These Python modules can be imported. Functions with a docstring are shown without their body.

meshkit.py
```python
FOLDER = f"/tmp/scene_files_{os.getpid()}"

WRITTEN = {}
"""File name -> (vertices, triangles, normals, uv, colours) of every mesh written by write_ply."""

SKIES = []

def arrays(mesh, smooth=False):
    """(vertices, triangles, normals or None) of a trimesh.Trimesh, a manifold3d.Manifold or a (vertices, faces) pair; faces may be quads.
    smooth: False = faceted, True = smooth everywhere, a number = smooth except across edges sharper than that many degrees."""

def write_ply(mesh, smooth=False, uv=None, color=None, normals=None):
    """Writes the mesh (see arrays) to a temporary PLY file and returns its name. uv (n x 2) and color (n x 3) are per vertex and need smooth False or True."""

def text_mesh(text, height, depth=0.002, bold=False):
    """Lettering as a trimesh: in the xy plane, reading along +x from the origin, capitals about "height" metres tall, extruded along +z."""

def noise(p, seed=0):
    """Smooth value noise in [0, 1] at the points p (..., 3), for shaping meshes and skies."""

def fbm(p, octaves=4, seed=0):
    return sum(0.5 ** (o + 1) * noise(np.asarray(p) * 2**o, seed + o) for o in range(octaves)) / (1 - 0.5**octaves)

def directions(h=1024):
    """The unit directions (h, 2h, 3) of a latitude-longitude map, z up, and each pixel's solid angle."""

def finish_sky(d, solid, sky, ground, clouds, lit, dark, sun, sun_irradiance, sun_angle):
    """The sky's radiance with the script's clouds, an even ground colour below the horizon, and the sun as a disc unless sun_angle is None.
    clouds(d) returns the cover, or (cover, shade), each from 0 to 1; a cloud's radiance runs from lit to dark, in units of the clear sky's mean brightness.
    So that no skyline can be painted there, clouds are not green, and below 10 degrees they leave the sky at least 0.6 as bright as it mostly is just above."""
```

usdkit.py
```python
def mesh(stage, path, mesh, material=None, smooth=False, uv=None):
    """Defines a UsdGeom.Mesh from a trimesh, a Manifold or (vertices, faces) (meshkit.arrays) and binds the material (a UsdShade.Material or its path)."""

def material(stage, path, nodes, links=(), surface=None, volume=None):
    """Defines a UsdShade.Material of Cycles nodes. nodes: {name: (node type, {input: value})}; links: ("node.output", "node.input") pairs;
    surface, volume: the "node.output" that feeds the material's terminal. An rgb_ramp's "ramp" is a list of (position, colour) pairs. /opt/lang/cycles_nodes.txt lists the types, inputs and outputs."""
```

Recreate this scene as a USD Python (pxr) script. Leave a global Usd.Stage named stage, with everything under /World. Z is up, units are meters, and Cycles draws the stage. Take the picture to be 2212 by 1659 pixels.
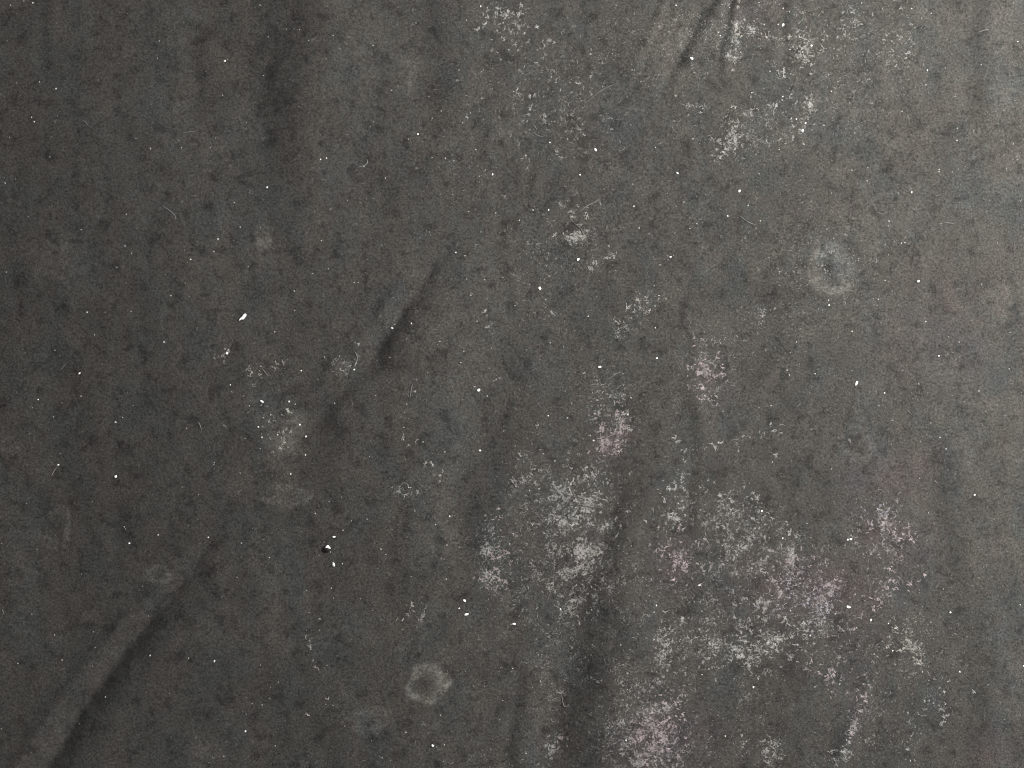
import math
import numpy as np
import trimesh
import usdkit
from pxr import Usd, UsdGeom, UsdLux, UsdShade, Gf, Sdf, Vt
from scipy.interpolate import RectBivariateSpline
from scipy.ndimage import gaussian_filter

stage = Usd.Stage.CreateInMemory()
UsdGeom.SetStageUpAxis(stage, UsdGeom.Tokens.z)
UsdGeom.SetStageMetersPerUnit(stage, 1.0)
UsdGeom.Xform.Define(stage, '/World')
UsdGeom.Scope.Define(stage, '/World/Looks')

# ------------------------------------------------------------------ camera
WIDTH = 0.400                    # metres of cloth across the frame
CAM_Z = 0.46
cam = UsdGeom.Camera.Define(stage, '/World/camera')
cam.CreateHorizontalApertureAttr(36.0)
cam.CreateVerticalApertureAttr(27.0)
cam.CreateFocalLengthAttr(36.0 * CAM_Z / WIDTH)
cam.CreateClippingRangeAttr(Gf.Vec2f(0.01, 50))
cam.CreateExposureAttr(0.0)
UsdGeom.Xformable(cam).AddTranslateOp().Set(Gf.Vec3d(0, 0, CAM_Z))

# ------------------------------------------------------------------ lamps
def rect_light(name, pos, target, w, h, intensity, color):
    L = UsdLux.RectLight.Define(stage, '/World/' + name)
    L.CreateWidthAttr(w); L.CreateHeightAttr(h)
    L.CreateIntensityAttr(intensity); L.CreateColorAttr(Gf.Vec3f(*color))
    m = Gf.Matrix4d().SetLookAt(Gf.Vec3d(*pos), Gf.Vec3d(*target), Gf.Vec3d(0, 1, 0.01)).GetInverse()
    UsdGeom.Xformable(L).AddTransformOp().Set(m)
    return L

KEY = 47.0
FILL = 4.3
rect_light('window_light', (0.55, 0.26, 0.29), (-0.02, -0.02, 0.0), 0.26, 0.42, KEY, (1.0, 0.99, 0.97))
rect_light('added_fill_light', (-0.3, 1.2, 1.9), (0, 0, 0), 1.4, 1.4, FILL, (0.95, 0.98, 1.0))  # unseen fill, added overhead to lift the darker left side

# ------------------------------------------------------------------ helpers
S = WIDTH / 2212.0               # metres per unit of the picture plan, 2212 x 1659 units
def plan(u, v):
    return (np.asarray(u, float) - 1106.0) * S, (829.5 - np.asarray(v, float)) * S

used = {}
def numbered(name):
    n = used.get(name, 0); used[name] = n + 1
    return name if n == 0 else '%s_%03d' % (name, n)

def tag(prim, label=None, cat=None, group=None, kind=None):
    for k, x in (('label', label), ('category', cat), ('group', group), ('kind', kind)):
        if x: prim.SetCustomDataByKey(k, x)

def add(name, mesh, mat, smooth=False, parent='/World'):
    m = usdkit.mesh(stage, parent + '/' + numbered(name), mesh, mat, smooth=smooth)
    return m.GetPrim()

def smooth01(x):
    x = np.clip(x, 0, 1)
    return x * x * (3 - 2 * x)

# ------------------------------------------------------------------ relief of the cloth
rng = np.random.default_rng(7)
def field(seed, su, sv, step=8.0, span=(-2400, 4700, -2000, 3700)):
    r = np.random.default_rng(seed)
    u = np.arange(span[0], span[1], step); v = np.arange(span[2], span[3], step)
    g = gaussian_filter(r.standard_normal((len(v), len(u))), (sv / step, su / step), mode='wrap')
    g /= g.std()
    s = RectBivariateSpline(v, u, g, kx=3, ky=3)
    return lambda uu, vv: s.ev(np.clip(vv, v[0], v[-1]), np.clip(uu, u[0], u[-1]))
broad = field(1, 150, 420, 24.0)
medium = field(2, 45, 110)
small = field(3, 13, 20, 5.0, (-300, 2500, -300, 2000))
wob1 = field(4, 16, 16, 5.0, (-300, 2500, -300, 2000))
wob2 = field(5, 60, 60, 12.0)

# (points down the fold, steepness, half width on the left, on the right)
CREASES = [
    ([(870, 690), (830, 745), (790, 800)], .07, 40, 40),
    ([(735, 780), (715, 880), (700, 980), (690, 1100)], .11, 48, 50),
    ([(1130, 640), (1120, 780), (1088, 900), (1062, 1010), (1040, 1110), (1010, 1290)], .20, 66, 74),
    ([(1085, 540), (1100, 620), (1112, 730)], .11, 16, 16),
    ([(985, 1090), (950, 1200), (908, 1290), (892, 1360), (885, 1430), (865, 1500)], .20, 12, 16),
    ([(1140, 1400), (1115, 1540), (1104, 1600), (1106, 1720)], .24, 16, 40),
    ([(1310, 1180), (1300, 1380), (1270, 1500), (1240, 1600), (1220, 1740)], .22, 84, 90),
    ([(1360, 980), (1340, 1150), (1315, 1300)], .13, 50, 50),
    ([(1470, 790), (1490, 920), (1496, 1020), (1488, 1210)], .26, 17, 24),
    ([(1405, 780), (1388, 950), (1365, 1060), (1345, 1150)], .09, 60, 60),
    ([(1600, -80), (1540, 25), (1500, 100), (1462, 165), (1415, 240)], .30, 16, 16),
    ([(1615, -80), (1590, 10), (1575, 70), (1560, 140), (1545, 220)], .26, 12, 13),
    ([(1470, -70), (1418, 80), (1378, 155), (1340, 230)], -.20, 13, 12),
    ([(1700, -60), (1709, 60), (1706, 140), (1700, 230)], .13, 14, 15),
    ([(936, -80), (945, 80), (950, 200), (955, 320)], .12, 54, 62),
    ([(790, -120), (770, 60), (755, 180), (740, 330), (700, 560)], -.09, 120, 90),
    ([(600, -100), (606, 80), (590, 260), (590, 420)], .07, 110, 110),
    ([(2130, -80), (2116, 60), (2108, 170), (2098, 300)], .17, 32, 36),
    ([(2020, 880), (2040, 1060), (2066, 1180), (2060, 1340)], .12, 50, 54),
    ([(2122, 1340), (2108, 1500), (2096, 1600), (2085, 1720)], .15, 38, 48),
    ([(1880, 1410), (1850, 1500), (1822, 1570), (1795, 1640), (1775, 1720)], .19, 38, 22),
    ([(1815, 1240), (1805, 1400), (1792, 1460)], .09, 44, 44),
    ([(98, -80), (102, 40), (101, 90), (95, 160)], .13, 14, 14),
    ([(445, 0), (438, 110), (445, 200), (440, 300)], .10, 26, 28),
    ([(214, 580), (217, 700), (215, 820), (214, 920)], .06, 12, 14),
    ([(1600, 220), (1560, 330), (1570, 450)], .07, 40, 40),
    ([(60, 700), (70, 950), (50, 1300), (60, 1500)], -.06, 120, 120),
    ([(1700, 480), (1690, 750), (1680, 1000)], .045, 90, 90),
    ([(330, 250), (320, 520), (340, 800), (320, 1050)], .05, 90, 90),
]
# the long fold at the lower left: (distance right of its edge, slope there)
FOLD_LINE = [(35, 1780), (60, 1722), (113, 1639), (181, 1533), (233, 1454), (291, 1382), (343, 1310), (383, 1282), (418, 1225), (462, 1155), (520, 1070)]
FOLDS = [(FOLD_LINE, 1.45, [1070, 1250, 1400, 1700], [.5, .66, .85, 1.1], False),
         ([(1030, 450), (940, 575), (868, 680), (820, 752), (765, 818), (700, 890), (620, 980), (540, 1070)], 1.25, [450, 700, 1070], [.55, .75, 1.0], True)]
FOLD = [(-150, 0), (-95, .06), (-66, .22), (-56, .06), (-48, -.20), (-30, -.28), (-8, -.24), (0, .05), (8, .46), (20, .44), (42, .24), (72, .08), (100, -.01), (150, 0)]
_fd = np.arange(-420, 520, 1.0)
_fs = np.interp(_fd, *zip(*FOLD))
_net = _fs.sum()
_tail = np.exp(-((_fd - 260) / 90.0) ** 2)
_fs = _fs - _tail * _net / _tail.sum()
_fh = np.cumsum(_fs)

def crease_axis(pts, v):
    p = sorted(pts, key=lambda q: q[1])
    vv, uu = np.array([q[1] for q in p], float), np.array([q[0] for q in p], float)
    grid = np.arange(vv[0] - 60, vv[-1] + 60, 2.0)
    line = np.interp(grid, vv, uu)
    line += np.where(grid < vv[0], (grid - vv[0]) * (uu[1] - uu[0]) / (vv[1] - vv[0]), 0) + np.where(grid > vv[-1], (grid - vv[-1]) * (uu[-1] - uu[-2]) / (vv[-1] - vv[-2]), 0)
    line = gaussian_filter(line, 18, mode='nearest')
    slope = np.gradient(line, grid)
    u0 = np.interp(v, grid, line); k = np.interp(v, grid, slope)
    t = (v - vv[0]) / (vv[-1] - vv[0])
    return u0, 1.0 / np.sqrt(1 + k * k), t

def height(u, v):
    """Height of the felt in plan units at plan points."""
    u = np.asarray(u, float); v = np.asarray(v, float)
    inside = smooth01((u + 500) / 300) * smooth01((2712 - u) / 300) * smooth01((v + 400) / 300) * smooth01((2060 - v) / 300)
    h = broad(u, v) * 5.0 + medium(u, v) * .75 + inside * small(u, v) * .16
    w = wob1(u, v) * 2.0 + wob2(u, v) * 5.0
    for pts, a, wl, wr in CREASES:
        u0, c, t = crease_axis(pts, v)
        near = (np.abs(u - u0) < 420) & (t > -.02) & (t < 1.02)
        if not near.any(): continue
        d = ((u - u0) * c + w * min(1, 14 / max(wl, wr) + .4))
        ends = smooth01(t / .3) * smooth01((1 - t) / .3)
        ww = np.where(d < 0, wl, wr)
        h = h + np.where(near, 1.35 * a * ends * (.8 + .25 * np.clip(wob2(u, v), -1.5, 1.5)) * d * np.exp(-(d / ww) ** 2), 0)
    for line, amp, sv, sw, tail in FOLDS:
        u0, c, t = crease_axis(line, v)
        d = (u - u0) * c + wob1(u, v) * 2.0 + wob2(u, v) * 1.5
        sc = np.interp(v, sv, sw)
        ends = smooth01(t / .45) * (smooth01((1 - t) / .6) if tail else 1.0)
        h = h + np.where((t > 0) & ((t < 1) | (not tail)), amp * ends * sc * np.interp(d / sc, _fd, _fh, left=0, right=0), 0)
    return h

# ------------------------------------------------------------------ marks coloured into the felt: faded rings, stains, and painted shade on some creases
# (u, v, ru, rv, ring width as a share of the radius, strength)
RINGS = [(1806, 578, 42, 56, .40, .66), (925, 1466, 40, 52, .28, 1.0), (120, 1128, 28, 42, .28, .6), (335, 1243, 24, 22, .42, .55),
         (628, 1068, 42, 38, .34, .5), (1840, 958, 36, 36, .45, .30), (1322, 1362, 20, 26, .45, .42), (2150, 672, 24, 44, .6, .2),
         (582, 515, 20, 24, .45, .5), (800, 1540, 44, 30, .45, .42), (500, 1640, 50, 36, .5, .18), (1500, 1325, 40, 40, .5, .10)]
SPOTS_AND_SHADE = [(132, 570, 55, 62, .34), (490, 290, 34, 42, .20), (632, 655, 20, 30, .22), (600, 945, 34, 62, .45), (622, 920, 18, 28, .3),
         (430, 30, 40, 14, .25), (850, 130, 70, 110, .22), (1450, 110, 40, 90, .22), (1480, 290, 20, 20, .15), (290, 1300, 30, 60, .08),
         (560, 60, 150, 170, -.22), (640, 300, 120, 160, -.12), (600, 200, 40, 50, -.10), (440, 90, 12, 40, -.2), (835, 742, 24, 30, -.12),  # the last spot paints extra shade into the dark diagonal crease
         (700, 910, 28, 70, -.25), (1806, 578, 17, 28, -.42), (925, 1466, 22, 30, -.10), (1838, 952, 26, 26, -.36), (1493, 1318, 28, 30, -.28),  # the first spot paints shade along the crease beside the brown smudge
         (1470, 325, 16, 22, -.28), (960, 180, 26, 40, -.15), (530, 375, 22, 20, -.2), (440, 375, 10, 12, -.3), (465, 460, 12, 14, -.3),
         (262, 970, 12, 12, -.3), (380, 640, 14, 12, -.3), (200, 150, 20, 30, -.15), (60, 1150, 20, 40, -.12), (290, 1135, 40, 30, -.2),
         (420, 1390, 16, 16, -.25), (395, 1330, 14, 12, -.25), (860, 1200, 60, 120, -.08), (500, 1480, 60, 90, -.1), (360, 1180, 26, 20, -.2),
         (130, 880, 12, 14, -.3), (1150, 180, 30, 40, -.1), (1880, 330, 26, 24, -.10), (1690, 1440, 40, 60, -.16), (1440, 1310, 40, 60, -.1),
         (1100, 300, 60, 40, .08), (1950, 120, 60, 90, .10), (1260, 40, 90, 60, .12), (1470, 85, 38, 60, .16)]
PINKS = [(1310, 960, 44, 34, .9), (1455, 1225, 46, 60, .9), (1900, 1030, 100, 60, .55), (1780, 1285, 80, 60, .9), (1440, 1590, 80, 70, .8),
         (1900, 1150, 60, 60, .6), (1700, 1300, 110, 80, .6), (1840, 1380, 90, 90, .35), (1850, 1530, 24, 60, .7), (1520, 800, 50, 60, .35),
         (1630, 30, 60, 50, .4), (2030, 720, 120, 120, .3), (1270, 1210, 50, 60, .4), (2130, 1620, 60, 40, .6), (790, 380, 24, 30, .4), (1940, 1200, 60, 80, .5)]

# wide areas where the nap is thinly frosted between the clumps
FROST = [(1690, 1320, 280, 190, .42), (1240, 1130, 110, 180, .46), (1430, 1580, 110, 110, .5), (1460, 1120, 60, 180, .42), (1620, 260, 130, 70, .26), (1700, 90, 130, 60, .20),
         (1520, 790, 70, 100, .4), (1900, 1180, 90, 130, .45), (1960, 1400, 90, 80, .42), (1320, 900, 80, 90, .4), (1160, 250, 160, 180, .22), (1250, 480, 90, 80, .25), (1850, 1540, 60, 120, .35)]
# ------------------------------------------------------------------ pale fuzz: (label, tint, [(u, v, ru, rv, density)])
FUZZ = [
    ('bright white flecks of lint at the top edge left of the diagonal creases', 'white', [(1085, 12, 42, 16, .9), (1095, 42, 40, 30, .7), (1110, 80, 34, 34, .35), (1150, 110, 50, 40, .22)]),
    ('L-shaped line of cream fuzz beside the dark creases at the top', 'cream', [(1592, 76, 8, 34, .9), (1584, 122, 10, 16, .9), (1640, 76, 40, 9, .7), (1605, 70, 12, 10, .8), (1590, 30, 10, 30, .3)]),
    ('loose pale fuzz just right of the L-shaped cream line', 'white', [(1745, 95, 22, 34, .6), (1765, 105, 14, 22, .6), (1700, 150, 26, 20, .3), (1838, 60, 34, 22, .45), (1855, 28, 30, 16, .35)]),
    ('faint vertical smear of pale fuzz near the upper right corner', 'white', [(1962, 95, 26, 55, .35)]),
    ('bright white tufts of fuzz strewn below the L-shaped cream line', 'white', [(1502, 232, 14, 7, 1.3), (1582, 262, 18, 14, .7), (1580, 296, 20, 24, 1.0), (1622, 240, 18, 14, .8), (1732, 250, 14, 16, .6), (1735, 285, 13, 13, .8), (1766, 218, 11, 16, .9), (1640, 300, 60, 24, .3), (1660, 222, 50, 30, .22), (1560, 320, 24, 16, .5)]),
    ('scattered pale lint left of the long pale thread, upper middle', 'white', [(1175, 215, 70, 60, .22), (1235, 205, 40, 40, .2), (1160, 330, 60, 50, .15)]),
    ('tangled knot of pale threads under the long curved hair', 'cream', [(1240, 440, 26, 24, .6), (1248, 505, 26, 12, 1.0), (1265, 480, 16, 24, .4)]),
    ('single dense white tuft right of the image centre line, upper half', 'white', [(1316, 570, 9, 10, 1.4), (1280, 575, 12, 10, .4)]),
    ('short branching white tuft left of the pinkish centre cluster', 'white', [(1327, 714, 16, 14, .9), (1350, 690, 30, 22, .35)]),
    ('thin pale branches of fuzz above the central pinkish clusters', 'cream', [(1385, 655, 26, 22, .45), (1425, 665, 30, 24, .2), (1170, 672, 24, 10, .5)]),
    ('crisp white branching cluster above the thin dark vertical crease', 'pink', [(1520, 738, 30, 14, .5), (1512, 785, 24, 22, 1.0), (1545, 780, 22, 16, .5), (1512, 832, 20, 18, .8), (1540, 820, 20, 30, .3), (1640, 685, 10, 12, .6)]),
    ('dense white cluster with pinkish underside in the centre of the right half', 'pink', [(1338, 912, 18, 20, 1.4), (1332, 935, 22, 16, 1.3), (1305, 955, 24, 14, 1.3), (1318, 970, 26, 16, .9), (1285, 885, 30, 28, .45), (1352, 875, 20, 20, .6)]),
    ('wide drift of frosty fuzz below the central pinkish cluster', 'white', [(1130, 985, 22, 28, .5), (1145, 1040, 26, 22, .6), (1275, 1040, 44, 34, .65), (1215, 1075, 44, 26, .7), (1270, 1085, 34, 20, .8), (1318, 1140, 16, 16, .9), (1215, 1125, 26, 24, .8), (1235, 1160, 20, 12, .6), (1290, 1000, 40, 30, .35)]),
    ('long whitish trail of fuzz running down beside a soft dark fold', 'cream', [(1285, 1195, 20, 20, 1.3), (1272, 1225, 20, 26, 1.0), (1268, 1285, 16, 24, 1.0), (1238, 1240, 22, 12, .8), (1245, 1322, 20, 20, .5), (1225, 1195, 34, 24, .3)]),
    ('upright oval patch of whitish fuzz left of the long fuzz trail', 'pink', [(1070, 1140, 16, 24, .5), (1072, 1195, 22, 28, .9), (1072, 1250, 22, 24, 1.1), (1060, 1222, 24, 30, .5)]),
    ('speckled pale fuzz hugging the thin dark vertical crease', 'white', [(1470, 965, 12, 28, .6), (1455, 1040, 26, 40, .5), (1448, 1115, 24, 20, .8), (1465, 1060, 14, 30, .5)]),
    ('rosy patch of fuzz at the foot of the thin dark crease', 'pink', [(1458, 1135, 20, 14, .9), (1455, 1205, 26, 18, .9), (1462, 1225, 22, 30, .9), (1440, 1185, 28, 14, .5), (1530, 1200, 24, 30, .45)]),
    ('loose field of fine pale flecks right of the thin dark crease', 'white', [(1590, 1100, 60, 44, .45), (1615, 1195, 64, 40, .5), (1680, 1150, 40, 40, .35), (1560, 1140, 40, 40, .3), (1600, 970, 40, 40, .22), (1655, 935, 30, 16, .45)]),
    ('lilac tinged white clump of fuzz near the right side', 'lilac', [(1907, 1108, 18, 24, 1.4), (1905, 1135, 22, 18, .9), (1880, 1110, 30, 18, .5)]),
    ('pinkish branching fuzz below the lilac clump', 'pink', [(1938, 1180, 28, 30, .7), (1920, 1210, 22, 34, .6), (1840, 1165, 24, 10, .6), (1955, 1150, 18, 14, .6), (1880, 1150, 26, 16, .5)]),
    ('bright streak of fuzz left of the purplish patch', 'pink', [(1718, 1215, 14, 20, 1.2), (1732, 1232, 22, 14, 1.0), (1690, 1210, 30, 20, .4)]),
    ('purplish grey patch of fuzz in the lower right quarter', 'lilac', [(1788, 1290, 30, 30, 1.1), (1770, 1310, 26, 20, .9), (1735, 1285, 30, 28, .6), (1690, 1290, 24, 20, .8), (1720, 1320, 44, 26, .5)]),
    ('white curl of fuzz left of the purplish patch and below the bright streak', 'white', [(1640, 1325, 22, 18, 1.0), (1625, 1315, 26, 20, .5), (1740, 1340, 26, 16, .7)]),
    ('broad frosty band of fuzz across the lower right quarter', 'white', [(1600, 1362, 14, 10, 1.0), (1700, 1368, 50, 26, .6), (1660, 1385, 44, 24, .8), (1630, 1402, 34, 20, .8), (1750, 1370, 20, 20, .8), (1550, 1400, 44, 20, .7), (1615, 1425, 30, 14, 1.0), (1570, 1430, 26, 16, .6), (1720, 1410, 30, 16, .5), (1640, 1450, 20, 16, .5)]),
    ('small pinkish clump of fuzz below the frosty band', 'pink', [(1785, 1468, 18, 16, 1.2), (1800, 1440, 24, 18, .6), (1755, 1440, 18, 14, .6), (1800, 1500, 14, 18, .5)]),
    ('sparse pink flecks right of the purplish patch', 'pink', [(1905, 1265, 28, 26, .6), (1890, 1300, 26, 20, .5), (1950, 1255, 18, 26, .4), (1830, 1340, 34, 20, .4)]),
    ('dense pale clump of fuzz with a tail, nearest the right edge', 'cream', [(1980, 1412, 20, 20, 1.3), (1965, 1395, 24, 14, 1.0), (1940, 1365, 20, 20, .8), (1935, 1390, 24, 16, .5), (1890, 1405, 40, 16, .4), (1870, 1335, 24, 12, .4)]),
    ('ragged pale patch of fuzz left of the frosty band', 'white', [(1440, 1370, 22, 34, .6), (1430, 1395, 16, 20, .8), (1470, 1350, 26, 16, .4), (1445, 1420, 20, 20, .4)]),
    ('large rosy white patch of fuzz at the bottom edge', 'pink', [(1440, 1535, 34, 28, .8), (1420, 1570, 40, 28, .7), (1430, 1615, 36, 30, 1.0), (1385, 1590, 34, 30, .5), (1450, 1500, 24, 20, .5), (1360, 1560, 12, 8, .9), (1415, 1640, 40, 16, .9), (1465, 1600, 22, 30, .6)]),
    ('pink slanting streak of fuzz along the short crease at lower right', 'pink', [(1876, 1470, 10, 22, .6), (1864, 1505, 10, 20, 1.1), (1850, 1535, 11, 18, 1.2), (1836, 1568, 11, 20, 1.1)]),
    ('grey tuft of fuzz at the foot of the pink slanting streak', 'white', [(1818, 1622, 18, 18, 1.3), (1800, 1640, 12, 16, .7)]),
    ('faint scatter of fuzz right of the pink slanting streak', 'white', [(2030, 1510, 36, 40, .35), (1990, 1550, 36, 40, .25), (1970, 1590, 20, 30, .25)]),
    ('branching white tuft at the bottom edge between two rosy patches', 'white', [(1655, 1605, 18, 14, .9), (1668, 1630, 18, 14, .8), (1600, 1605, 16, 10, .5)]),
    ('thin pink wisp of fuzz near the bottom beside the soft dark fold', 'pink', [(1212, 1585, 8, 18, .8), (1205, 1605, 14, 10, .8), (1213, 1500, 9, 22, .5)]),
    ('narrow whitish sliver of fuzz above the bright ring stain', 'cream', [(892, 1305, 5, 16, 1.2), (886, 1332, 5, 16, 1.0), (880, 1310, 9, 22, .4)]),
    ('small grey smudge of lint beside the dark diagonal crease', 'white', [(738, 795, 18, 16, .6), (768, 770, 6, 14, .5), (735, 770, 12, 10, .3)]),
    ('tiny white knot of lint left of centre, far from other fuzz', 'white', [(490, 762, 12, 8, .9), (472, 775, 8, 7, .8)]),
    ('dotted pale line of lint straight down the middle', 'cream', [(884, 860, 6, 36, .5), (876, 935, 8, 40, .3), (868, 1050, 10, 14, .8), (915, 1015, 30, 30, .25), (940, 1020, 14, 12, .4)]),
    ('short upright sliver of fuzz in the very middle', 'white', [(1052, 680, 4, 20, .9), (1058, 700, 10, 7, .7), (1060, 820, 10, 8, .5)]),
    ('sparse dusting of lint and specks on the warm brown smudge', 'cream', [(600, 905, 32, 20, .35), (605, 945, 34, 40, .3), (560, 850, 40, 50, .18), (580, 800, 30, 30, .2)]),
    ('faint vertical dusting of lint right of the glossy bead', 'cream', [(668, 1375, 6, 22, .6), (690, 1350, 18, 10, .4), (700, 1420, 24, 40, .18)]),
]

# ------------------------------------------------------------------ hairs: (label, [(u, v), ...] , width)
HAIRS = [
    ('fine curved pale hair on the plain dark left side', [(354, 447), (369, 456), (379, 466), (382, 474)], 1.6),
    ('straight short pale hair, upper left, lying level', [(396, 287), (412, 285), (428, 283)], 1.3),
    ('short slanting hair left of the fine curved hair', [(180, 261), (187, 266), (192, 273)], 1.3),
    ('hooked pale hair with a white crumb at its foot, upper middle', [(792, 343), (792, 352), (785, 357), (775, 360)], 1.9),
    ('long thin curved hair in the upper middle right', [(1254, 457), (1268, 444), (1282, 437), (1296, 430)], 1.7),
    ('two-pronged pale hair above the long curved hair', [(1152, 266), (1156, 272), (1160, 279)], 1.6),
    ('wispy pale hair crossing the two-pronged one', [(1152, 284), (1162, 291), (1175, 294)], 1.5),
    ('faint long hair slanting beside the top diagonal creases', [(1268, 219), (1303, 192), (1330, 181)], 1.3),
    ('short pale hair lying on the dark crease at the upper right', [(2114, 70), (2124, 66), (2135, 64)], 1.8),
    ('thin level hair near the right edge', [(2042, 480), (2052, 481), (2063, 482)], 1.6),
    ('thin curved hair under the large white crumb, upper right', [(1599, 466), (1612, 476), (1625, 483), (1636, 483)], 1.6),
    ('faint slanting hair at the far left', [(126, 800), (134, 793), (142, 783)], 1.2),
    ('forked white hair below a crumb at the far left', [(107, 1029), (113, 1017), (120, 1009)], 1.8),
    ('short bent hair left of the glossy bead', [(515, 1068), (518, 1061), (524, 1058)], 1.5),
    ('small squiggle of hair left of the brown smudge', [(430, 911), (434, 919), (437, 929)], 1.4),
    ('hair slanting down above the brown smudge', [(567, 796), (573, 803), (579, 811)], 1.6),
    ('hair curling beside the dark diagonal crease', [(767, 760), (772, 770), (771, 780), (767, 788)], 2.0),
    ('wavy upright hair right of the dark diagonal crease', [(892, 830), (889, 843), (888, 858)], 1.9),
    ('tiny upright hair right of the wavy upright one', [(922, 861), (921, 866), (921, 872)], 1.3),
    ('straight faint hair over the central drift of fuzz', [(1310, 820), (1325, 812), (1340, 801)], 1.3),
    ('curved hair tip right of the crisp white cluster', [(1682, 919), (1690, 918), (1696, 920)], 2.0),
    ('faint slanting hair right of centre', [(1958, 884), (1964, 890), (1970, 897)], 1.4),
    ('tiny hook of hair on the far left edge', [(3, 1318), (5, 1323), (4, 1328)], 1.5),
    ('small curl of hair by the bottom pink wisp', [(1190, 1556), (1194, 1563), (1200, 1562)], 1.7),
    ('bent pale hair above the bottom pink wisp', [(1214, 1508), (1216, 1520), (1220, 1530), (1230, 1524)], 1.7),
    ('bent wisp of hair beside the tangled knot of threads', [(1232, 462), (1238, 478), (1252, 490), (1258, 502)], 1.4),
]

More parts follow.
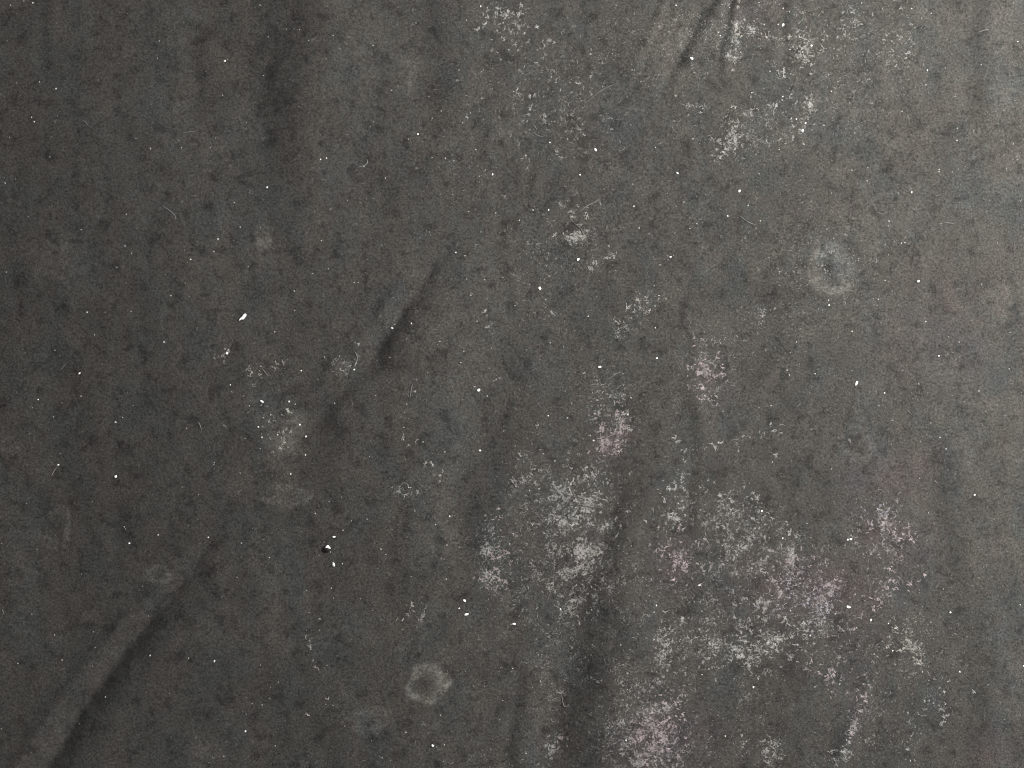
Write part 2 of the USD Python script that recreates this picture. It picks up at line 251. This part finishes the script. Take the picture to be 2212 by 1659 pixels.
# ------------------------------------------------------------------ white crumbs, read off tiles of the picture: (x, y, radius) in each tile
TILES = {
 (0, 0): [(60,28,6),(145,3,5),(203,15,7),(807,88,4),(1008,262,5),(998,371,5),(1417,384,8),(1434,371,4),(1689,228,5),(1892,191,5),(1660,474,6),(1637,27,5),(2104,228,5),(247,515,6),(353,559,7),(622,506,4),(196,738,6),(214,766,7),(362,730,4),(862,878,5),(953,940,6),(1148,934,5),(1688,1184,8),(1482,1280,6),(801,1354,6),(1519,1434,6),(1379,1510,7),(1354,1588,6),(1209,1639,7),(2029,1519,6),(1554,774,4),(2190,848,4),(90,1126,4),(2158,1604,4),(793,1553,6),(835,1599,5),(97,520,4),(1950,262,5),(1405,600,5),(1360,871,4),(2025,1008,7),(2062,1000,7)],
 (768, 0): [(908,38,7),(950,45,6),(1040,75,6),(1050,140,6),(2143,28,7),(228,283,6),(818,127,5),(1087,309,6),(1036,374,5),(1604,336,6),(345,568,5),(581,608,4),(659,700,5),(602,744,5),(843,711,5),(234,768,4),(512,846,8),(451,877,5),(1345,893,7),(1457,872,5),(1634,941,9),(2014,926,6),(685,998,6),(170,1046,6),(739,1013,5),(307,1122,6),(983,1096,8),(1536,1098,7),(2152,1089,8),(1239,1321,6),(1338,1320,7),(1877,1298,7),(1152,1386,6),(1910,1436,6),(1003,1340,5),(832,1331,5),(751,1592,7),(809,1613,6),(1524,1634,9),(2108,1619,8),(2090,1612,4),(2128,1608,4),(67,1263,4),(35,1604,4),(585,1463,4),(1500,988,4),(877,940,5)],
 (1536, 0): [(22,28,7),(360,40,5),(545,8,5),(697,150,9),(666,147,6),(738,67,5),(698,45,6),(118,366,10),(301,217,6),(287,199,5),(429,323,5),(740,307,6),(1043,227,6),(1507,50,6),(1630,80,5),(877,282,8),(820,322,6),(2173,262,6),(1943,408,5),(1607,440,7),(1720,427,4),(614,445,6),(1598,532,5),(499,580,6),(493,608,5),(1002,571,6),(694,605,7),(780,748,7),(838,772,7),(820,820,9),(955,786,6),(1796,807,6),(1793,884,6),(671,940,6),(544,1093,5),(1683,1066,6),(1682,1080,5),(419,1203,9),(1511,1210,7),(474,1293,6),(70,1271,5),(345,1360,7),(551,1391,6),(1367,1392,6),(151,1409,5),(107,1438,5),(1445,1531,5),(1467,1529,5),(2050,1530,4)],
 (0, 576): [(30,121,5),(1187,64,4),(1568,90,5),(1050,140,4),(1973,134,5),(2073,104,5),(1084,274,6),(1858,244,6),(1861,367,5),(550,377,7),(829,372,5),(1735,501,6),(597,519,5),(1040,565,7),(341,616,5),(1437,637,9),(497,762,8),(1649,718,6),(1741,686,5),(1904,745,7),(506,907,6),(232,928,7),(1458,835,7),(1657,940,10),(1829,940,8),(1577,967,5),(1712,1022,6),(1666,1041,6),(1635,1099,7),(1895,1085,8),(1933,1160,8),(1757,1148,7),(1658,1165,7),(1803,1196,6),(1551,1171,5),(2113,951,6),(773,1041,6),(727,1070,7),(1182,1108,5),(1357,1324,6),(1838,1396,7),(355,1342,8),(726,1415,10),(1648,1235,5),(1931,1275,7),(1256,1525,5),(1993,1643,6),(2081,1567,5),(155,1585,5),(574,1573,4)],
 (768, 576): [(112,189,6),(137,190,5),(181,128,4),(358,288,4),(350,477,8),(366,453,5),(474,449,7),(846,272,6),(934,171,5),(1124,335,5),(1282,225,11),(1218,198,4),(1320,296,5),(886,435,5),(1588,401,6),(2034,271,6),(2041,77,5),(2011,474,7),(653,563,6),(638,583,4),(803,624,5),(1347,569,5),(340,664,5),(112,739,8),(257,680,4),(784,695,6),(895,868,11),(871,846,5),(949,906,6),(1660,721,9),(1555,762,5),(2021,667,8),(1335,1030,7),(1456,1044,6),(1858,917,6),(1838,1023,7),(1622,1186,7),(424,1180,6),(427,1102,6),(547,1194,6),(683,1257,6),(904,1251,8),(1276,1491,6),(1217,1502,5),(455,1480,6),(2155,1584,6),(2093,1490,6),(211,1285,5),(250,903,5)],
 (1536, 576): [(1551,180,9),(980,302,6),(983,332,7),(1298,294,5),(1341,175,5),(1597,434,6),(1128,497,6),(778,565,5),(738,632,4),(1807,565,5),(1678,652,7),(718,742,6),(733,773,6),(894,765,6),(2124,734,5),(1154,826,11),(1333,886,7),(1931,874,5),(618,966,5),(541,980,5),(1296,966,5),(1682,1166,6),(1719,1239,6),(624,1321,5),(993,1364,5),(1897,1528,8),(32,1584,7),(558,1630,8),(1608,1643,5),(1552,1424,4),(313,706,6)],
 (0, 1152): [(780,139,6),(787,152,5),(813,243,8),(1319,202,7),(220,284,4),(3,245,4),(1995,51,7),(2168,155,6),(2112,197,9),(2090,292,5),(2049,230,4),(2111,371,12),(2165,364,6),(1707,326,6),(2018,312,4),(1905,164,4),(898,514,5),(505,440,4),(2096,518,6),(1941,532,4),(2110,580,5),(1956,670,5),(335,824,6),(583,803,5),(602,898,6),(386,981,6),(961,938,7),(1207,951,6),(1369,969,8),(108,1001,6),(1652,1000,5),(670,1208,7),(1659,1255,6),(1554,1420,8),(1561,1315,5),(1741,1513,6),(1418,1577,6),(497,1384,5),(1088,1172,4),(2105,1255,5),(2060,1250,4),(192,693,5),(1762,1110,5)],
 (768, 1152): [(97,97,5),(45,154,5),(40,364,6),(195,86,5),(623,124,6),(712,73,7),(695,254,6),(692,466,6),(974,60,4),(1091,246,6),(1236,128,5),(1857,257,5),(155,585,5),(806,604,9),(773,652,7),(819,690,11),(231,660,4),(1119,754,9),(1100,756,5),(1413,664,7),(1683,480,5),(2014,630,7),(1999,672,6),(1970,567,5),(1789,876,6),(1110,1036,6),(1286,1118,6),(1887,1127,5),(1831,1155,5),(1788,1256,5),(1048,1237,5),(655,1324,6),(607,1515,9),(680,1512,6),(632,1524,4),(1195,1572,6),(1823,1478,7),(290,1588,5),(1359,1139,5),(1787,1563,5)],
 (1536, 1152): [(688,209,7),(840,115,5),(863,204,5),(1095,217,8),(1115,213,9),(164,505,8),(881,534,6),(1097,639,11),(1017,684,6),(735,664,6),(1742,675,8),(2183,627,6),(1241,722,8),(1352,744,7),(1150,770,6),(1700,528,5),(859,820,7),(1378,915,7),(1566,1049,6),(1804,1050,7),(2200,1010,7),(503,1148,8),(1045,1126,6),(535,1095,6),(180,1068,6),(28,1241,6),(280,1322,5),(326,1455,7),(974,1551,5),(1490,1608,6),(1480,1534,5),(1088,1477,6),(888,1431,4)],
}
K = 2212.0 / 2336.0
CRUMBS = []
for (x0, y0), pts in TILES.items():
    for x, y, r in pts:
        u, v, rr = (x0 + x / 2.765) * K, (y0 + y / 2.765) * K, r / 2.765 * K
        if all((u - a) ** 2 + (v - b) ** 2 > 16 for a, b, _ in CRUMBS):
            CRUMBS.append((u, v, rr))

# ------------------------------------------------------------------ materials
def look(name, nodes, links, surface): return usdkit.material(stage, '/World/Looks/' + name, nodes, links, surface=surface)

def felt_material():
    n = {
        'tc': ('texture_coordinate', {}),
        'map': ('mapping', {'scale': (1.0, 0.62, 1.0)}),
        'hue': ('noise_texture', {'scale': 55.0, 'detail': 8.0, 'roughness': .80, 'distortion': .4}),
        'hue_ramp': ('rgb_ramp', {'ramp': [(.32, (.0380, .0402, .0392)), (.43, (.0402, .0402, .0370)), (.50, (.0422, .0400, .0355)), (.57, (.0434, .0390, .0346)), (.70, (.0398, .0348, .0326))]}),
        'blotch': ('noise_texture', {'scale': 110.0, 'detail': 8.0, 'roughness': .74, 'distortion': .3}),
        'blotch_r': ('map_range', {'from_min': .32, 'from_max': .68, 'to_min': .75, 'to_max': 1.25, 'clamp': True}),
        'grain': ('noise_texture', {'scale': 1150.0, 'detail': 4.0, 'roughness': .8}),
        'grain_r': ('map_range', {'from_min': .3, 'from_max': .7, 'to_min': .28, 'to_max': 1.72, 'clamp': True}),
        'flock': ('noise_texture', {'scale': 900.0, 'detail': 5.0, 'roughness': .74, 'distortion': 1.3}),
        'flock_r': ('map_range', {'from_min': 0.0, 'from_max': .085, 'to_min': 0.0, 'to_max': 1.0, 'clamp': True}),
        'stain': ('attribute', {'attribute': 'stain'}),
        'fuzz': ('attribute', {'attribute': 'nap'}),
        'pink': ('attribute', {'attribute': 'rose'}),
        'edge': ('noise_texture', {'scale': 210.0, 'detail': 7.0, 'roughness': .80}),
        'edge_r': ('map_range', {'from_min': .38, 'from_max': .62, 'to_min': .0, 'to_max': 1.85, 'clamp': True}),
        'stain_m': ('math', {'math_type': 'multiply'}),
        'stain_1': ('math', {'math_type': 'add', 'value2': 1.0}),
        'm1': ('math', {'math_type': 'multiply'}),
        'm2': ('math', {'math_type': 'multiply'}),
        'scale': ('vector_math', {'vector_math_type': 'scale', 'math_type': 'scale'}),
        'rose_m': ('math', {'math_type': 'multiply', 'value2': .34}),
        'rose_mix': ('mix_color', {'blend_type': 'mix', 'b': (.070, .044, .049)}),
        'clump': ('noise_texture', {'scale': 160.0, 'detail': 5.0, 'roughness': .7}), 'clump_r': ('map_range', {'from_min': .38, 'from_max': .62, 'to_min': .35, 'to_max': 1.3, 'clamp': True}), 'nap_e': ('math', {'math_type': 'multiply'}),
        'pits': ('noise_texture', {'scale': 185.0, 'detail': 5.0, 'roughness': .62}), 'pits_r': ('map_range', {'from_min': .34, 'from_max': .47, 'to_min': .62, 'to_max': 1.03, 'clamp': True}), 'm3': ('math', {'math_type': 'multiply'}), 'nap_t': ('math', {'math_type': 'multiply_add', 'value2': .165, 'value3': -.640}), 'flock_a': ('math', {'math_type': 'add'}),
        'flock_tint': ('mix_color', {'blend_type': 'mix', 'a': (.232, .224, .210), 'b': (.255, .218, .218)}), 'flock_mix': ('mix_color', {'blend_type': 'mix'}),
        'bump_add': ('math', {'math_type': 'multiply_add', 'value2': .6}),
        'bump': ('bump', {'strength': .55, 'distance': .0004}),
        'p': ('principled_bsdf', {'roughness': .95, 'specular_ior_level': .12, 'sheen_weight': .06, 'sheen_roughness': .5}),
    }
    n['scale'] = ('vector_math', {'math_type': 'scale'})
    l = [('tc.object', 'map.vector')] + [('map.vector', k + '.vector') for k in ('hue', 'blotch')] + [('tc.object', k + '.vector') for k in ('grain', 'flock', 'edge', 'clump', 'pits')] + [
        ('hue.fac', 'hue_ramp.fac'), ('blotch.fac', 'blotch_r.value'), ('grain.fac', 'grain_r.value'), ('edge.fac', 'edge_r.value'),
        ('stain.fac', 'stain_m.value1'), ('edge_r.result', 'stain_m.value2'), ('stain_m.value', 'stain_1.value1'),
        ('blotch_r.result', 'm1.value1'), ('grain_r.result', 'm1.value2'), ('m1.value', 'm2.value1'), ('stain_1.value', 'm2.value2'),
        ('pink.fac', 'rose_m.value1'), ('pink.fac', 'flock_tint.fac'), ('flock_tint.result', 'flock_mix.b'), ('rose_m.value', 'rose_mix.fac'), ('hue_ramp.color', 'rose_mix.a'),
        ('rose_mix.result', 'scale.vector1'), ('m3.value', 'scale.scale'),
        ('fuzz.fac', 'nap_e.value1'), ('clump.fac', 'clump_r.value'), ('clump_r.result', 'nap_e.value2'), ('pits.fac', 'pits_r.value'), ('m2.value', 'm3.value1'), ('pits_r.result', 'm3.value2'), ('nap_e.value', 'nap_t.value1'), ('nap_t.value', 'flock_a.value1'), ('flock.fac', 'flock_a.value2'), ('flock_a.value', 'flock_r.value'), ('flock_r.result', 'flock_mix.fac'), ('scale.vector', 'flock_mix.a'),
        ('flock_mix.result', 'p.base_color'),
        ('flock.fac', 'bump_add.value1'), ('grain.fac', 'bump_add.value3'), ('bump_add.value', 'bump.height'), ('bump.normal', 'p.normal')]
    return look('felt', n, l, 'p.BSDF')
FELT = felt_material()

def lint_material(name, lo, hi):
    n = {'tc': ('texture_coordinate', {}), 'n': ('noise_texture', {'scale': 420.0, 'detail': 3.0, 'roughness': .7}),
         'r': ('rgb_ramp', {'ramp': [(.34, lo), (.66, hi)]}), 'p': ('principled_bsdf', {'roughness': .9, 'specular_ior_level': .1})}
    return look(name, n, [('tc.object', 'n.vector'), ('n.fac', 'r.fac'), ('r.color', 'p.base_color')], 'p.BSDF')
LINT = {'white': lint_material('white_lint', (.085, .081, .076), (.40, .388, .365)),
        'cream': lint_material('cream_lint', (.085, .081, .076), (.40, .378, .34)),
        'pink': lint_material('pink_lint', (.09, .078, .077), (.42, .352, .352)),
        'lilac': lint_material('lilac_lint', (.085, .081, .076), (.37, .348, .38)),
        'hair': lint_material('hair', (.10, .096, .088), (.20, .193, .18))}
CRUMB = look('crumb', {'tc': ('texture_coordinate', {}), 'n': ('noise_texture', {'scale': 900.0, 'detail': 2.0}), 'r': ('rgb_ramp', {'ramp': [(.3, (.74, .73, .70)), (.7, (.88, .87, .85))]}),
         'p': ('principled_bsdf', {'roughness': .55, 'specular_ior_level': .5})}, [('tc.object', 'n.vector'), ('n.fac', 'r.fac'), ('r.color', 'p.base_color')], 'p.BSDF')
FINE = look('fine_crumb', {'p': ('principled_bsdf', {'base_color': (.50, .49, .465), 'roughness': .7})}, [], 'p.BSDF')
DUST = look('dust_grey', {'p': ('principled_bsdf', {'base_color': (.40, .39, .37), 'roughness': .8})}, [], 'p.BSDF')
BEAD = look('dark_bead', {'p': ('principled_bsdf', {'base_color': (.022, .020, .018), 'roughness': .35, 'specular_ior_level': .5})}, [], 'p.BSDF')
BOARD = look('table_board', {'tc': ('texture_coordinate', {}), 'n': ('noise_texture', {'scale': 12.0, 'detail': 6.0}), 'r': ('rgb_ramp', {'ramp': [(.3, (.16, .12, .085)), (.7, (.24, .185, .13))]}),
         'p': ('principled_bsdf', {'roughness': .6})}, [('tc.object', 'n.vector'), ('n.fac', 'r.fac'), ('r.color', 'p.base_color')], 'p.BSDF')

# ------------------------------------------------------------------ the table top under the cloth, and the cloth
table = trimesh.creation.box((3.0, 2.4, 0.03)); table.apply_translation((0, 0, -0.035))
tag(add('table_top', table, BOARD), 'plain brown table top under the dark cloth', kind='structure')

def lines(lo, hi, far_lo, far_hi, step):
    inner = np.arange(lo, hi + step, step)
    out, g, x = [], step, inner[-1]
    while x < far_hi: g = min(g * 1.25, 40); x += g; out.append(x)
    pre, g, x = [], step, inner[0]
    while x > far_lo: g = min(g * 1.25, 40); x -= g; pre.append(x)
    return np.concatenate([pre[::-1], inner, out])
gu = lines(-40, 2252, -2200, 4400, 3.2); gv = lines(-40, 1700, -1800, 3500, 3.2)
U, V = np.meshgrid(gu, gv)
H = height(U, V)
stain = np.zeros_like(U); rose = np.zeros_like(U); nap = np.zeros_like(U)
warp_u = U + wob1(U, V) * 5.5 + wob2(U, V) * 10; warp_v = V + wob1(V * 1.1, U * .7) * 5.5 + wob2(V, U * .8) * 10
for u, v, ru, rv, w, s in RINGS:
    r = np.sqrt(((warp_u - u) / ru) ** 2 + ((warp_v - v) / rv) ** 2)
    stain += s * np.where(r < .85, np.exp(-((r - .85) / w) ** 2), np.exp(-((r - .85) / (w * .75)) ** 4))
for u, v, ru, rv, s in SPOTS_AND_SHADE:
    stain += s * np.exp(-(((warp_u - u) / ru) ** 2 + ((warp_v - v) / rv) ** 2) ** 1.2)  # sums real stains and the crease shade painted as dark spots
for u, v, ru, rv, s in PINKS:
    rose = np.maximum(rose, s * np.exp(-((warp_u - u) / ru) ** 2 - ((warp_v - v) / rv) ** 2))
for u, v, ru, rv, s in FROST:
    nap = np.maximum(nap, s * np.exp(-((warp_u - u) / ru) ** 2 - ((warp_v - v) / rv) ** 2))
for _, _, blobs in FUZZ:
    for u, v, ru, rv, s in blobs:
        nap = np.maximum(nap, min(s, 1.0) * np.exp(-((warp_u - u) / (ru * 1.15)) ** 2 - ((warp_v - v) / (rv * 1.15)) ** 2))
# the nap is rubbed up a little everywhere, more in the middle and lower right than at the left
worn = .05 + .25 * smooth01((U - 600) / 700) * (1 - .6 * smooth01((U - 1700) / 350))
nap = np.clip(worn * (.8 + .35 * wob2(U, V)) + nap * .9, 0, 1)
X, Y = plan(U, V)
hs = RectBivariateSpline(gv, gu, H, kx=1, ky=1)
relief = lambda u, v: hs.ev(v, u)
P = np.stack([X, Y, H * S], -1).reshape(-1, 3)
nu, nv = len(gu), len(gv)
i, j = np.meshgrid(np.arange(nv - 1), np.arange(nu - 1), indexing='ij')
a = (i * nu + j).ravel()
quads = np.stack([a, a + nu, a + nu + 1, a + 1], 1)
cloth = UsdGeom.Mesh.Define(stage, '/World/felt_cloth')
cloth.CreatePointsAttr(Vt.Vec3fArray.FromNumpy(P.astype(np.float32)))
cloth.CreateFaceVertexCountsAttr(Vt.IntArray.FromNumpy(np.full(len(quads), 4, np.int32)))
cloth.CreateFaceVertexIndicesAttr(Vt.IntArray.FromNumpy(quads.astype(np.int32).ravel()))
cloth.CreateSubdivisionSchemeAttr('none')
gx = np.gradient(H, gu, axis=1); gy = -np.gradient(H, gv, axis=0)
N = np.stack([-gx, -gy, np.ones_like(gx)], -1); N /= np.linalg.norm(N, axis=-1, keepdims=True)
cloth.CreateNormalsAttr(Vt.Vec3fArray.FromNumpy(N.reshape(-1, 3).astype(np.float32))); cloth.SetNormalsInterpolation('vertex')
for name, f in (('stain', stain), ('rose', rose), ('nap', nap)):
    UsdGeom.PrimvarsAPI(cloth).CreatePrimvar(name, Sdf.ValueTypeNames.FloatArray, 'vertex').Set(Vt.FloatArray.FromNumpy(f.ravel().astype(np.float32)))
UsdShade.MaterialBindingAPI.Apply(cloth.GetPrim()).Bind(FELT)
tag(cloth.GetPrim(), 'worn charcoal grey felt cloth with soft creases and faded ring stains', 'cloth')

# ------------------------------------------------------------------ strands
def strands(paths):
    """paths: lists of (u, v, half width, lift); every path becomes a low three-sided ridge lying on the felt."""
    allu = np.array([p[0] for path in paths for p in path]); allv = np.array([p[1] for path in paths for p in path])
    hh = relief(allu, allv)
    verts, faces, k = [], [], 0
    for path in paths:
        q = np.array(path, float); n = len(q); z = hh[k:k + n]; k += n
        t = np.gradient(q[:, :2], axis=0); t /= np.linalg.norm(t, axis=1, keepdims=True) + 1e-9
        nrm = np.stack([-t[:, 1], t[:, 0]], 1)
        w = q[:, 2:3]; base = len(verts)
        L, R = q[:, :2] + nrm * w, q[:, :2] - nrm * w
        ring = [np.column_stack([L, z + q[:, 3] - .3]), np.column_stack([q[:, :2], z + q[:, 3] + w[:, 0] * .4]), np.column_stack([R, z + q[:, 3] - .3])]
        for m in range(n):
            for c in range(3): verts.append(ring[c][m])
        for m in range(n - 1):
            b0, b1 = base + 3 * m, base + 3 * m + 3
            for c in range(2):
                faces += [(b0 + c, b0 + c + 1, b1 + c + 1), (b0 + c, b1 + c + 1, b1 + c)]
    vv = np.array(verts)
    x, y = plan(vv[:, 0], vv[:, 1])
    m = trimesh.Trimesh(np.column_stack([x, y, vv[:, 2] * S]), np.array(faces), process=False)
    if (m.face_normals[:, 2].mean()) < 0: m.faces = m.faces[:, ::-1]
    return m

def sprig(r, u, v, size, out):
    """A little branching tuft, as matted nap shows."""
    def grow(u, v, ang, steps, w, depth):
        path = [(u, v, w * .55, .15)]
        for s in range(steps):
            ang += r.normal(0, 1.0)
            st = r.uniform(1.3, 3.0) * size
            u += math.cos(ang) * st; v += math.sin(ang) * st
            ww = w * r.uniform(.55, 1.5) * (1 - .5 * s / steps)
            path.append((u, v, ww, .1 + .3 * r.random()))
            if depth < 2 and r.random() < .55:
                grow(u, v, ang + r.choice((-1, 1)) * r.uniform(.6, 1.6), max(1, steps - s - r.integers(0, 2)), w * .85, depth + 1)
        out.append(path)
    grow(u, v, r.uniform(0, 6.283), int(r.integers(3, 7)), r.uniform(.45, 1.1) * size ** .5, 0)

r = np.random.default_rng(21)
for label, tint, blobs in FUZZ:
    paths = []
    for u, v, ru, rv, dens in blobs:
        area = math.pi * ru * rv
        n = max(4, int(dens * area / 76.0))
        # tufts gather in knots
        knots = [(u + r.normal(0, .55) * ru, v + r.normal(0, .55) * rv) for _ in range(max(2, n // 5))]
        for _ in range(n):
            if r.random() < .55:
                ku, kv = knots[r.integers(len(knots))]
                su, sv = ku + r.normal(0, 6), kv + r.normal(0, 6)
            else:
                su, sv = u + r.normal(0, 1.0) * ru, v + r.normal(0, 1.0) * rv
            sprig(r, su, sv, float(r.uniform(.35, .95)), paths)
    tag(add('fuzz_patch', strands(paths), LINT[tint]), label, 'lint', 'patches of pale fuzz on the cloth', 'stuff')

for label, pts, w in HAIRS:
    p = np.array(pts, float); t = np.linspace(0, 1, len(p)); tt = np.linspace(0, 1, 14)
    from scipy.interpolate import CubicSpline
    c = CubicSpline(t, p)(tt)
    paths = [[(a_, b_, (w * .62 - .22) * (1 - .5 * abs(2 * s - 1) ** 3), .8) for (a_, b_), s in zip(c, tt)]]
    tag(add('hair', strands(paths), LINT['hair']), label, 'hair', 'stray hairs on the cloth')

# ------------------------------------------------------------------ crumbs
def crumb(u, v, rr, seed, stretch=None, ang=None, flat=.34):
    g = np.random.default_rng(seed)
    m = trimesh.creation.icosphere(subdivisions=1)
    p = m.vertices * (1 + g.normal(0, .13, (len(m.vertices), 1)))
    s = stretch or g.uniform(1.0, 1.5)
    p = p * [rr * s, rr / s ** .5, rr * flat]
    a_ = g.uniform(0, 6.28) if ang is None else ang
    p[:, :2] = p[:, :2] @ np.array([[math.cos(a_), math.sin(a_)], [-math.sin(a_), math.cos(a_)]])
    x, y = plan(u, v)
    z = float(relief(u, v)) + rr * flat * .75
    m.vertices = np.column_stack([x + p[:, 0] * S, y + p[:, 1] * S, (z + p[:, 2]) * S])
    return m

# the one long chip, the glossy bead and the chip on it
def chip(u, v, outline, thick):
    from shapely.geometry import Polygon
    m = trimesh.creation.extrude_polygon(Polygon([(a_, -b_) for a_, b_ in outline]), thick)
    x, y = plan(u, v); z = float(relief(u, v)) + .6
    p = m.vertices * [1.15, 1.15, 1]
    m.vertices = np.column_stack([x + p[:, 0] * S, y + p[:, 1] * S, (z + p[:, 2]) * S])
    return m
tag(add('white_chip', chip(526.5, 685, [(-7.6, 6.2), (-6.8, 6.9), (-3.6, 4.6), (.8, 4.6), (5.6, -1.6), (6.2, -4.6), (4.0, -6.6), (1.6, -5.2), (-2.2, .4), (-3.8, .9)], 2.2), CRUMB),
    'largest white chip, elongated and slanting, on the plain left side', 'chip')
bu, bv = 707.5, 1184
b = trimesh.creation.icosphere(subdivisions=4)
gg = np.random.default_rng(3)
p = b.vertices * [8.0, 7.5, 4.0]
x, y = plan(bu, bv); bz = float(relief(bu, bv)) + .8
b.vertices = np.column_stack([x + p[:, 0] * S, y + p[:, 1] * S, (bz + p[:, 2]) * S])
bead = add('glossy_bead', b, BEAD, smooth=True)
tag(bead, 'small dark glossy bead with a white fleck, lower left of centre', 'bead')
m = chip(711.5, 1179.5, [(-5.2, .6), (-2.0, -3.6), (.6, -3.4), (4.6, 2.6), (3.4, 3.2), (-1.0, 1.6)], 1.6)
m.vertices[:, 2] += 2.6 * S
tag(add('white_chip', m, CRUMB), 'white angular chip stuck on the dark glossy bead', 'chip')

MARKS = [('the glossy bead', 707, 1184), ('the largest white chip', 527, 685), ('the bright ring stain', 925, 1466), ('the upper right ring stain', 1806, 578), ('the faint left ring stain', 120, 1128),
         ('the brown smudge', 600, 940), ('the dark diagonal crease', 830, 745), ('the foot of the long fold', 113, 1639), ('the head of the long fold', 430, 1200),
         ('the L-shaped cream fuzz', 1590, 90), ('the lilac fuzz clump', 1907, 1112), ('the purplish fuzz patch', 1785, 1295), ('the pinkish centre cluster', 1315, 950),
         ('the large rosy bottom patch', 1425, 1590), ('the tangled knot of threads', 1248, 490), ('the pink slanting streak', 1855, 1530), ('the upright oval fuzz patch', 1070, 1220),
         ('the fine curved hair', 370, 460), ('the hooked hair', 790, 352), ('the upper left corner', 0, 0), ('the upper right corner', 2212, 0), ('the lower right corner', 2212, 1659),
         ('the level hair by the right edge', 2052, 481), ('the dark top right crease', 2115, 80), ('the top edge lint flecks', 1095, 40), ('the clump nearest the right edge', 1980, 1410),
         ('the long curved hair', 1275, 442), ('the crisp white cluster', 1515, 785), ('the wavy upright hair', 889, 845), ('the thin narrow fuzz sliver', 889, 1318), ('the hair by the far left crumb', 113, 1018)]
DIRS = ['right of', 'below and right of', 'below', 'below and left of', 'left of', 'above and left of', 'above', 'above and right of']
ORD = ['nearest', 'second nearest', 'third nearest', 'fourth nearest', 'fifth nearest', 'sixth nearest', 'seventh nearest', 'eighth nearest']
order = sorted(range(len(CRUMBS)), key=lambda k: -CRUMBS[k][2])
single = sorted(order[:298])
slots = []
allc = np.array(CRUMBS)
for name, mu, mv in MARKS:
    du, dv = allc[:, 0] - mu, allc[:, 1] - mv
    sector = np.round(np.arctan2(dv, du) / (math.pi / 4)).astype(int) % 8
    dist = np.hypot(du, dv)
    for s in range(8):
        ids = np.where((sector == s) & (dist > 6))[0]
        for rank, k in enumerate(ids[np.argsort(dist[ids])][:8]):
            slots.append((rank * 260 + dist[k], int(k), name, s, rank))
text = {}
for cost, k, name, s, rank in sorted(slots):
    if k not in text: text[k] = (name, s, rank)
rest = []
for k, (u, v, rr) in enumerate(CRUMBS):
    big = .56 if rr < 2.5 else .66 if rr < 3 else .84
    m = crumb(u, v, rr * big, 1000 + k)
    if k not in single or k not in text:
        rest.append(m); continue
    name, s, rank = text[k]
    size = 'large' if rr > 3.0 else 'small' if rr > 2.2 else 'tiny'
    tag(add('crumb', m, CRUMB if rr > 2.2 else FINE), '%s white crumb, %s %s %s' % (size, ORD[rank], DIRS[s], name), 'crumb', 'white crumbs scattered over the cloth')
# the dust too fine to count
r = np.random.default_rng(5)
for k in range(140):
    u, v = r.uniform(-30, 2242), r.uniform(-30, 1689)
    rest.append(crumb(u, v, float(np.exp(r.normal(-.25, .28))), 5000 + k, flat=.5))
tag(add('dust', trimesh.util.concatenate(rest), DUST), 'fine pale dust specks scattered all over the cloth', 'dust', kind='stuff')
